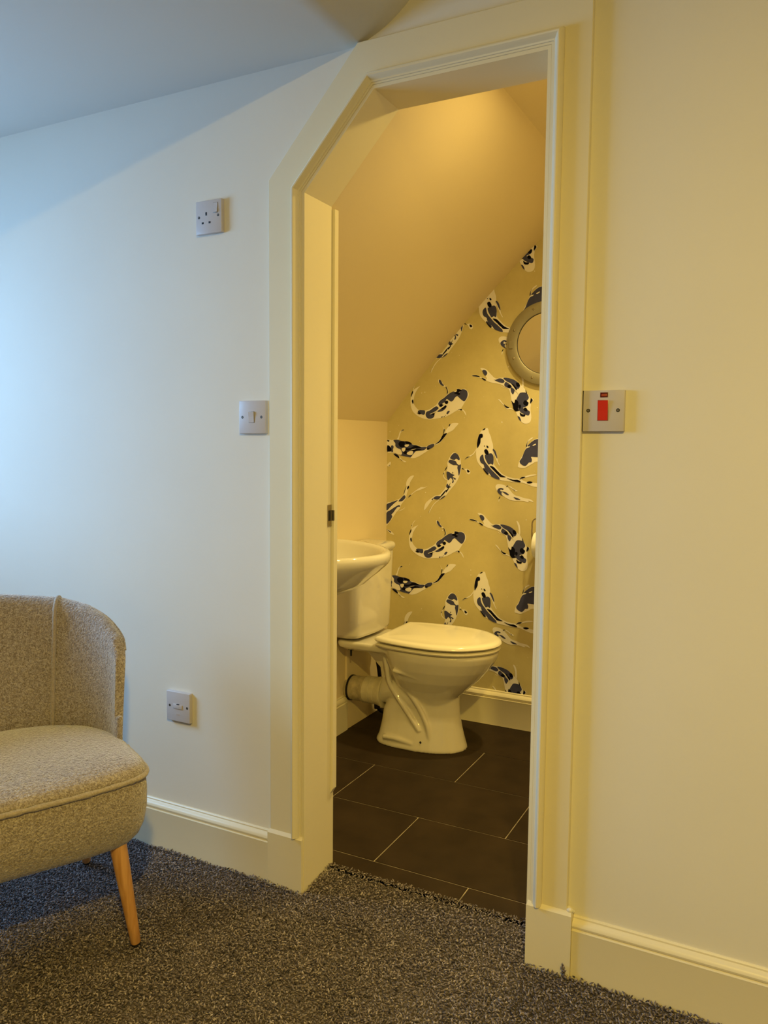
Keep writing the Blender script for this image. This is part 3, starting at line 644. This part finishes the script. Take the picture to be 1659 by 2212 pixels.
# black hose behind the toilet
mb = MB(); mb.tube(cr_spline([(-1.56, 1.20, .41), (-1.552, 1.225, .34), (-1.545, 1.24, .26), (-1.538, 1.25, .18), (-1.548, 1.265, .10), (-1.560, 1.27, .05), (-1.545, 1.30, .012), (-1.48, 1.34, .010), (-1.40, 1.36, .010)], 6), .0085, 12)
mb.tube([(-1.561, 1.268, .085), (-1.560, 1.27, .035)], .013, 12)
tag(mb.build('supply_hose', M_RUBBER, smooth=50), 'black water hose running behind the waste pipe down to the tiles', 'hose')

# ------------------------------------------------------------------ washbasin
BC = .552
basin = empty('washbasin', (TX0, BC, .82), 'white ceramic washbasin on the left toilet room wall, partly hidden by the door frame', 'washbasin')
def bas(z, dx, hw, cut=0, n=48, xb=TX0 + .002, ex=1.8, x0=None):
    out = []; xm = xb + .10 if x0 is None else x0
    for i in range(n):
        a = 2 * math.pi * i / n; c_, s_ = math.cos(a), math.sin(a)
        e_ = ex if c_ > 0 else 5.0
        ax = (xb + dx - xm) if c_ > 0 else (xm - xb - cut)
        out.append((xm + ax * math.copysign(abs(c_) ** (2 / e_), c_), BC + hw * math.copysign(abs(s_) ** (2 / e_), s_), z))
    return out
mb = MB()
mb.loft([bas(.655, .22, .09, 0), bas(.668, .255, .12, 0), bas(.682, .290, .155, 0), bas(.698, .325, .190, 0), bas(.716, .358, .222, 0), bas(.738, .381, .252, 0), bas(.758, .407, .276, 0), bas(.774, .424, .290, 0), bas(.784, .434, .298, 0), bas(.792, .4385, .303, 0), bas(.806, .4405, .304, 0), bas(.816, .4385, .302, 0), bas(.821, .432, .297, .004),
         bas(.822, .423, .286, .012), bas(.8200, .416, .272, .055), bas(.811, .407, .264, .095), bas(.790, .397, .250, .115), bas(.76, .385, .225, .13), bas(.72, .34, .17, .15), bas(.695, .29, .09, .18), bas(.69, .26, .03, .21)])
mb.build('bowl', M_CERAM, basin, smooth=60)
mb = MB()
def pedr(z, x0, x1, hw): return [(x0 + (x1 - x0) * (.5 + .5 * math.cos(a)), BC + hw * math.sin(a), z) for a in [2 * math.pi * i / 28 for i in range(28)]]
mb.loft([pedr(0, -1.59, -1.40, .105), pedr(.01, -1.59, -1.40, .105), pedr(.10, -1.59, -1.425, .085), pedr(.45, -1.59, -1.44, .080), pedr(.62, -1.59, -1.41, .092), pedr(.675, -1.59, -1.37, .11)])
mb.build('pedestal', M_CERAM, basin, smooth=50)
mb = MB(); mb.tube([(-1.545, BC, .815), (-1.545, BC, .90)], .019, 16); mb.tube(cr_spline([(-1.545, BC, .88), (-1.50, BC, .905), (-1.44, BC, .895), (-1.425, BC, .865)], 5), .011, 12)
mb.tube([(-1.545, BC, .90), (-1.545, BC, .915)], .021, 16); mb.build('tap', M_METAL, basin, smooth=40)

# ------------------------------------------------------------------ porthole mirror
MX, MZ = -.892, 1.585
mir = empty('porthole_mirror', (MX, TY1, MZ), 'round porthole mirror with dull metal riveted frame on gold fish wallpaper', 'mirror')
mb = MB(); K = 72
pr = [(.1660, 0), (.1660, -.0095), (.1654, -.0110), (.1640, -.0118), (.1240, -.0122), (.1228, -.0114), (.1220, -.0100), (.1220, 0)]
mb.loft([[(MX + r * math.cos(a), TY1 + y, MZ + r * math.sin(a)) for a in [2 * math.pi * i / K for i in range(K)]] for r, y in pr], False, False)
mb.build('frame', M_BRASS, mir, smooth=35)
mb = MB(); mb.loft([[(MX + r * math.cos(a), TY1 - .006, MZ + r * math.sin(a)) for a in [2 * math.pi * i / K for i in range(K)]] for r in (.1225, .06)], False, True)
mb.build('mirror_glass', M_MIRROR, mir)
mb = MB(); mb.loft([[(MX + r * math.cos(a), TY1 + y, MZ + r * math.sin(a)) for a in [2 * math.pi * i / K for i in range(K)]] for r, y in ((.1228, -.006), (.1222, -.0085), (.1205, -.0085), (.1200, -.006))], False, False)
mb.build('gasket', M_RUBBER, mir, smooth=35)
rv = None
for i in range(8):
    a = math.radians(22.5 + 45 * i)
    if i == 0:
        mb = MB(); bm = bmesh.new(); bmesh.ops.create_icosphere(bm, subdivisions=2, radius=.0042)
        for v in bm.verts: v.co = Vector((v.co.x, v.co.y * .7, v.co.z))
        mb.addbm(bm); rv = mb.build('rivet', M_METAL, smooth=70); rv.parent = mir; o = rv
    else:
        o = rv.copy(); COL.objects.link(o); o.parent = mir
    o.location = (.1455 * math.cos(a), -.0122, .1455 * math.sin(a))
mb = MB(); mb.bbox(MX - .1535, MX - .1385, TY1 - .0165, TY1 - .0115, MZ - .016, MZ + .014, .001, 1); mb.build('hinge_plate', M_BRASS, mir)

# ------------------------------------------------------------------ toilet roll and holder
hz = .795
hold = empty('toilet_roll_holder', (-.87, TY1, .89), 'bent metal toilet roll holder on the wallpaper beside the door frame', 'toilet roll holder')
mb = MB(); mb.tube([(-.875, TY1 + .002, .888), (-.875, TY1 - .008, .888)], .026, 24); mb.build('wall_plate', M_METAL, hold, smooth=40)
mb = MB(); mb.tube(cr_spline([(-.875, TY1 - .006, .888), (-.882, TY1 - .045, .890), (-.900, TY1 - .062, .889), (-.9145, TY1 - .064, .876), (-.916, TY1 - .064, .85), (-.916, TY1 - .064, .82), (-.912, TY1 - .064, .800), (-.895, TY1 - .064, hz), (-.85, TY1 - .064, hz), (-.79, TY1 - .064, hz)], 5), .0032, 10)
mb.build('wire_arm', M_METAL, hold, smooth=50)
mb = MB(); K = 40
pr = [(.019, 0), (.050, 0), (.0515, .002), (.0515, .098), (.050, .10), (.019, .10)]
mb.loft([[(-.903 + x, TY1 - .064 + r * math.cos(a), hz - .012 + r * math.sin(a)) for a in [2 * math.pi * i / K for i in range(K)]] for r, x in pr + [pr[0]]], False, False)
tag(mb.build('toilet_roll', M_PAPER, smooth=40), 'white toilet roll hanging on the metal holder, mostly behind the door frame', 'toilet roll')

# ------------------------------------------------------------------ electrical plates
def plate(name, x0, ztop, th, label, cat, group=None):
    t = empty(name, (x0 + .043, 0, ztop - .043), label, cat, group)
    mb = MB()
    s = .086
    def r_(i, y): return [(x0 + i, y, ztop - s + i), (x0 + s - i, y, ztop - s + i), (x0 + s - i, y, ztop - i), (x0 + i, y, ztop - i)]
    bm = bmesh.new(); bmesh.ops.create_cube(bm, size=1.0)
    for v in bm.verts: v.co = (x0 + s / 2 + v.co.x * s, -th / 2 + v.co.y * th, ztop - s / 2 + v.co.z * s)
    es = [e for e in bm.edges if not all(v.co.y > -.0001 for v in e.verts)]
    bmesh.ops.bevel(bm, geom=es, offset=.0016, segments=3, affect='EDGES', profile=.5)
    mb.addbm(bm); mb.build('face_plate', M_PLASTIC, t, smooth=40)
    return t
def U(x0, u): return x0 + .086 * u
def V(zt, v): return zt - .086 * v
def rect(t, nm, x0, zt, u0, u1, v0, v1, y0, y1, m, b=.0006):
    mb = MB(); mb.bbox(U(x0, u0), U(x0, u1), y0, y1, V(zt, v1), V(zt, v0), b, 2); return mb.build(nm, m, t, smooth=40)
def rocker(t, x0, zt, u0, u1, v0, v1, th, tipped, m=None):
    m = m or M_PLASTIC
    rect(t, 'rocker_gap', x0, zt, u0 - .012, u1 + .012, v0 - .012, v1 + .012, -th - .0003, -th + .001, M_SCREW, .0002)
    mb = MB(); a, b = U(x0, u0), U(x0, u1); z1, z0 = V(zt, v0), V(zt, v1)
    yt, yb = (-th - .0010, -th - .0042) if tipped else (-th - .0042, -th - .0010)
    zm = (z0 + z1) / 2
    pr_ = [(z0, -th + .001), (z0, yb), (zm, -th - .0020), (z1, yt), (z1, -th + .001)]
    mb.loft([[(a, y, z) for z, y in pr_], [(b, y, z) for z, y in pr_]]); return mb.build('rocker', m, t)
def screw(t, x0, zt, u, v, th, r=.0030):
    mb = MB(); x, z = U(x0, u), V(zt, v)
    mb.tube([(x, -th + .0005, z), (x, -th - .0002, z)], r + .0006, 16); o = mb.build('screw_recess', M_DARK, t)
    mb = MB(); mb.tube([(x, -th + .0005, z), (x, -th - .0006, z)], r * .72, 16); mb.build('screw', M_SCREW, t)
TH = .0095
x0, zt = -1.4467, 1.8144
t = plate('wall_socket', x0, zt, .0115, 'white single switched wall socket with three pin holes, highest plate on the wall', 'socket')
rect(t, 'pin_hole', x0, zt, .372, .438, .355, .455, -.0117, -.0105, M_DARK, .0002)
rect(t, 'pin_hole', x0, zt, .225, .305, .640, .700, -.0117, -.0105, M_DARK, .0002)
rect(t, 'pin_hole', x0, zt, .495, .575, .640, .700, -.0117, -.0105, M_DARK, .0002)
screw(t, x0, zt, .12, .49, .0115); screw(t, x0, zt, .865, .49, .0115)
rocker(t, x0, zt, .70, .85, .11, .40, .0115, True)
x0, zt = -1.3090, 1.2870
t = plate('light_switch', x0, zt, TH, 'white single rocker light switch touching the left side of the door frame', 'light switch')
rocker(t, x0, zt, .375, .565, .34, .665, TH, False); screw(t, x0, zt, .125, .50, TH); screw(t, x0, zt, .835, .50, TH)
x0, zt = -1.5735, .4659
t = plate('fused_spur', x0, zt, .0115, 'white fused connection plate low on the wall beside the armchair', 'connection unit')
rect(t, 'fuse_carrier', x0, zt, .30, .68, .415, .565, -.0135, -.011, M_PLASTIC, .0006)
rect(t, 'carrier_slot', x0, zt, .45, .56, .400, .425, -.0137, -.011, M_DARK, .0002)
screw(t, x0, zt, .14, .49, .0115); screw(t, x0, zt, .885, .49, .0115)
fc = bpy.data.curves.new('fuse_text', 'FONT'); fc.body = 'FUSE'; fc.size = .0062; fc.extrude = .0002; fc.align_x = 'CENTER'
ft = bpy.data.objects.new('fuse_text_tmp', fc); COL.objects.link(ft)
bpy.context.view_layer.update()
dg = bpy.context.evaluated_depsgraph_get(); tm = bpy.data.meshes.new_from_object(ft.evaluated_get(dg)); bpy.data.objects.remove(ft)
to = bpy.data.objects.new('embossed_text', tm); COL.objects.link(to); to.parent = t; tm.materials.clear(); tm.materials.append(M_PLASTIC)
to.rotation_euler = (math.pi / 2, 0, 0); to.location = (0, -.0117, V(zt, .79) - (zt - .043))
x0, zt = -.4023, 1.2925
t = plate('isolator_switch', x0, zt, TH, 'square plate with red rocker switch, touching the right side of the door frame', 'switch')
rocker(t, x0, zt, .365, .605, .25, .73, TH, False, M_RED); screw(t, x0, zt, .13, .49, TH, .0034); screw(t, x0, zt, .845, .49, TH, .0034)
rect(t, 'neon_window', x0, zt, .41, .595, .055, .175, -TH - .0006, -TH + .001, M_NEON, .0003)
rect(t, 'neon_glow', x0, zt, .44, .575, .09, .145, -TH - .0008, -TH + .001, M_NEON2, .0002)
mb = MB(); mb.box(x0 - .0012, x0 + .0002, -.0088, 0, zt - .0855, zt - .0005); mb.build('back_box_gap', M_DARK, t)

# ------------------------------------------------------------------ armchair
P0 = Vector((-1.390, -.660, 0)); F = Vector((.891, -.454, 0)); WD = Vector((.454, .891, 0))
def cw(w, b, z): return tuple(P0 + w * WD - b * F + Vector((0, 0, z)))
chair = empty('armchair', (P0.x, P0.y, 0), 'beige boucle tub armchair with tapered wooden legs, cut off by the left edge', 'armchair')
def seat_out(z, ins):
    pr_ = [(0, -.004), (.12, -.002), (.20, .006), (.262, .020), (.292, .045), (.303, .090), (.305, .17), (.303, .26), (.285, .33), (.25, .385), (.18, .435), (.10, .458), (0, .466)]
    ctl = [(w, b, 0) for w, b in pr_] + [(-w, b, 0) for w, b in pr_[-2:0:-1]]
    out = []
    for p in cr_spline(ctl, 4, closed=True):
        d = Vector((p.x, p.y - .235)); L = d.length; k = (L - ins) / L
        out.append(cw(d.x * k, .235 + d.y * k, z))
    return out
mb = MB()
mb.loft([seat_out(.243, .10), seat_out(.246, .062), seat_out(.256, .036), seat_out(.274, .018), seat_out(.300, .006), seat_out(.335, 0), seat_out(.38, -.001), seat_out(.410, .002), seat_out(.4135, .006)])
base = mb.build('seat_base', M_BOUCLE, chair, smooth=60)
mb = MB()
mb.loft([seat_out(.405, .02), seat_out(.4145, .005), seat_out(.4215, .002), seat_out(.431, .007), seat_out(.440, .022), seat_out(.448, .05), seat_out(.4535, .09), seat_out(.457, .14), seat_out(.458, .2)])
seat = mb.build('seat_cushion', M_BOUCLE, chair, smooth=60)
# piping round the seat, slightly lumpy
pp = [Vector(p) for p in seat_out(.4145, -.0005)]
pp = [p for p in pp]
mb = MB(); rnd = random.Random(2)
fine = cr_spline(pp, 3, closed=True); fine.append(fine[0])
mb.tube(fine, [.0058 + rnd.uniform(-.0009, .0009) for _ in fine], 10, caps=False)
mb.build('piping', M_CORD, seat, smooth=70)
# barrel back
IN = [(.281, .250), (.283, .290), (.270, .335), (.236, .392), (.180, .440), (.100, .465), (0, .471)]
ctl = [(w, b, 0) for w, b in IN] + [(-w, b, 0) for w, b in IN[-2::-1]]
line = cr_spline(ctl, 8)
Ls = [0]
for i in range(1, len(line)): Ls.append(Ls[-1] + (line[i] - line[i - 1]).length)
Lt = Ls[-1]
def back_surf(i, v):
    """inner surface, column i along the barrel, height fraction v"""
    p = line[i]; d = min(Ls[i], Lt - Ls[i])
    t_ = (line[min(i + 1, len(line) - 1)] - line[max(i - 1, 0)]).normalized(); nrm = Vector((t_.y, -t_.x, 0))
    if nrm.dot(Vector((p.x, p.y - .2, 0))) < 0: nrm = -nrm
    cen = min(1, d / .36)
    HT = .780 - .012 * (1 - cen) ; q = min(1, d / .17)
    H = float(np.interp(d, [0, .008, .02, .05, .10, .16, .23, .36], [.49, .575, .628, .675, .706, .735, .754, .768]))
    lean = (.020 + .075 * cen ** 1.5)
    return p, nrm, H, lean
NV = 12
def thick(i): return float(np.interp(min(Ls[i], Lt - Ls[i]), [0, .03, .08, .16], [.020, .028, .040, .050]))
def back_pt(i, v, side):
    p, nrm, H, lean = back_surf(i, v)
    z = .30 + (H - .30) * v
    L_ = lean * max(0, (z - .42) / .36) ** 1.1
    th = thick(i) if side else 0
    q = p + nrm * (L_ + th)
    return cw(q.x, q.y, z)
mb = MB(); rings = []
for i in range(len(line)):
    r_ = [back_pt(i, v / NV * .965, 0) for v in range(NV + 1)]
    p, nrm, H, lean = back_surf(i, 1)
    # rounded top roll
    L_ = lean * max(0, (H - .42) / .36) ** 1.1
    for k in range(1, 8):
        a = math.pi * k / 8; q = p + nrm * (L_ + thick(i) / 2 * (1 - math.cos(a))); r_.append(cw(q.x, q.y, .30 + (H - .30) * .965 + .4 * thick(i) * math.sin(a)))
    r_ += [back_pt(i, v / NV * .965, 1) for v in range(NV, -1, -1)]
    rings.append(r_)
def shrink(r_, k):
    c_ = sum((Vector(p) for p in r_), Vector()) / len(r_)
    n2 = len(r_) // 2
    out = []
    for j, p in enumerate(r_):
        m_ = (Vector(r_[j]) + Vector(r_[len(r_) - 1 - j])) / 2; out.append(m_ + (Vector(p) - m_) * k)
    return out
def push(r_, d, s_):
    dv = Vector(cw(0, -d, 0)) - Vector(cw(0, 0, 0)); return [tuple(Vector(p) + dv) for p in r_]
e0 = [push(shrink(rings[0], k), d, 1) for k, d in ((.25, .016), (.62, .0135), (.88, .007))]
e1 = [push(shrink(rings[-1], k), d, 1) for k, d in ((.88, .007), (.62, .0135), (.25, .016))]
mb.loft(e0 + rings + e1)
back = mb.build('backrest', M_BOUCLE, chair, smooth=70)
for target in (.232, Lt - .232):
    i = min(range(len(line)), key=lambda k: abs(Ls[k] - target))
    mb = MB(); pts = []
    p, nrm, H, lean = back_surf(i, 1); inw = Vector(cw(-nrm.x * .0045, -nrm.y * .0045, 0)) - Vector(cw(0, 0, 0))
    for v in range(0, 11): pts.append(Vector(back_pt(i, .15 + .82 * v / 10 * .97, 0)) + inw)
    L_ = lean * max(0, (H - .42) / .36) ** 1.1
    for k in range(1, 7):
        a = math.pi * k / 8; q = p + nrm * (L_ + thick(i) / 2 * (1 - math.cos(a))); pts.append(Vector(cw(q.x, q.y, .30 + (H - .30) * .965 + .4 * thick(i) * math.sin(a))))
    fine = cr_spline(pts, 4); mb.tube(fine, [.0052 + rnd.uniform(-.0007, .0007) for _ in fine], 10)
    mb.build('seam_piping', M_CORD, back, smooth=70)
# welt along the outer rim of the back
mb = MB(); pts = []
for i in range(len(line)):
    p, nrm, H, lean = back_surf(i, 1); L_ = lean * max(0, (H - .42) / .36) ** 1.1
    q = p + nrm * (L_ + thick(i) * .95); pts.append(Vector(cw(q.x, q.y, .30 + (H - .30) * .965 + .007)))
pts = [p for p, l in zip(pts, Ls) if .03 < l < Lt - .03]; mb.tube(pts, .0035, 8); mb.build('rim_seam', M_BOUCLE, back, smooth=70)
def leg(w0, b0, w1, b1):
    top = Vector(cw(w0, b0, .262)); ft = Vector(cw(w1, b1, -.004)); ax = top - ft
    mb = MB(); pts = [ft + ax * t_ for t_ in (.022, .03, .2, .45, .7, .9, 1.0)]
    mb.tube(pts, [.0105, .0118, .0132, .0152, .0175, .0190, .0195], 24)
    lg = mb.build('leg', M_BEECH, chair, smooth=40)
    mb = MB(); mb.tube([ft, ft + ax * .022], [.0105, .0112], 20); mb.build('foot_pad', M_RUBBER, lg, smooth=40)
leg(.228, .060, .268, .062); leg(-.228, .060, -.268, .062); leg(.23, .40, .275, .507); leg(-.23, .40, -.275, .507)
mb = MB(); pts = cr_spline([cw(-.055, .20, .246), cw(-.055, .195, .21), cw(-.05, .190, .17), cw(-.048, .188, .145)], 4)
mb.tube(pts, [.0035 - .0026 * i / (len(pts) - 1) for i in range(len(pts))], 6)
mb.build('care_tag', M_PLASTIC, chair, smooth=60)

# ------------------------------------------------------------------ carpet pile
def pile():
    rs = np.random.RandomState(5)
    sp0 = .0057
    def grid(x0, x1, y0, y1):
        xs = np.arange(x0, x1, sp0); ys = np.arange(y0, y1, sp0)
        X, Y = np.meshgrid(xs, ys); X = X.ravel(); Y = Y.ravel()
        X = X + rs.uniform(-.5, .5, X.size) * sp0; Y = Y + rs.uniform(-.5, .5, Y.size) * sp0
        return X, Y
    X1, Y1 = grid(-2.78, .40, -1.10, -.020)
    X2, Y2 = grid(XJ + .004, XO - .002, -.020, .119)
    X = np.r_[X1, X2]; Y = np.r_[Y1, Y2]
    ramp = np.clip((Y + .03) / .14, 0, 1) * .015
    n = X.size
    und = .0012 * np.sin(X * 23 + 2 * np.sin(Y * 17)) + .0010 * np.sin(Y * 31 + X * 9)
    Z = -.0085 + rs.uniform(-.0022, .0026, n) + und + ramp
    edge = (Y > -.034) & (Y < -.02) & ((X < XJ) | (X > XO)); Z[edge] += rs.uniform(0, .004, edge.sum())
    # stray tuft by the right plinth
    kx = rs.normal(-.4035, .0022, 22); ky = np.full(22, -.030) + rs.uniform(-.002, .002, 22); kz = np.linspace(-.004, .021, 22)
    kx += np.linspace(.003, -.003, 22)
    X = np.r_[X, kx]; Y = np.r_[Y, ky]; Z = np.r_[Z, kz]; n = X.size
    base = np.array([(1, 0, 0), (-1, 0, 0), (0, 1, 0), (0, -1, 0), (0, 0, 1), (0, 0, -1)], float)
    fc = np.array([(0, 2, 4), (2, 1, 4), (1, 3, 4), (3, 0, 4), (2, 0, 5), (1, 2, 5), (3, 1, 5), (0, 3, 5)])
    ln = rs.uniform(.0032, .0072, n); wd = rs.uniform(.0014, .0027, n)
    sc_ = np.stack([ln, wd, wd], 1)
    P = base[None] * sc_[:, None, :]
    P[:, :, 1] += rs.uniform(-.35, .35, (n, 6)) * wd[:, None]
    th = rs.uniform(0, 2 * np.pi, n); el = rs.uniform(-.35, 1.15, n)
    ce, se = np.cos(el), np.sin(el)
    x = P[..., 0] * ce[:, None] - P[..., 2] * se[:, None]; z = P[..., 0] * se[:, None] + P[..., 2] * ce[:, None]; y = P[..., 1]
    c_, s_ = np.cos(th)[:, None], np.sin(th)[:, None]
    xx = x * c_ - y * s_ + X[:, None]; yy = x * s_ + y * c_ + Y[:, None]; zz = z + Z[:, None]
    co = np.stack([xx, yy, zz], -1).reshape(-1, 3).astype(np.float32)
    fi = (fc[None] + (np.arange(n) * 6)[:, None, None]).reshape(-1, 3)
    me = bpy.data.meshes.new('carpet_pile'); me.vertices.add(len(co)); me.vertices.foreach_set('co', co.ravel())
    nf = len(fi); me.loops.add(nf * 3); me.loops.foreach_set('vertex_index', fi.ravel().astype(np.int32))
    me.polygons.add(nf); me.polygons.foreach_set('loop_start', (np.arange(nf) * 3).astype(np.int32)); me.polygons.foreach_set('loop_total', np.full(nf, 3, np.int32))
    me.polygons.foreach_set('use_smooth', np.ones(nf, bool)); me.update(calc_edges=True)
    pal = np.array([(.185, .150, .150), (.27, .225, .225), (.115, .090, .092), (.42, .36, .36), (.20, .170, .180), (.035, .028, .030)])
    pick = rs.choice(6, n, p=[.27, .25, .17, .10, .15, .06]); cl = .92 * pal[pick] * rs.uniform(.8, 1.2, n)[:, None]
    col = np.c_[np.repeat(cl, 6, 0), np.ones(n * 6)].astype(np.float32)
    at = me.attributes.new('yarn', 'FLOAT_COLOR', 'POINT'); at.data.foreach_set('color', col.ravel())
    me.materials.append(M_PILE)
    o = bpy.data.objects.new('carpet_pile', me); COL.objects.link(o)
    tag(o, 'brown grey twisted carpet pile covering the room floor up to the dark tiles', 'carpet', kind='stuff')
pile()
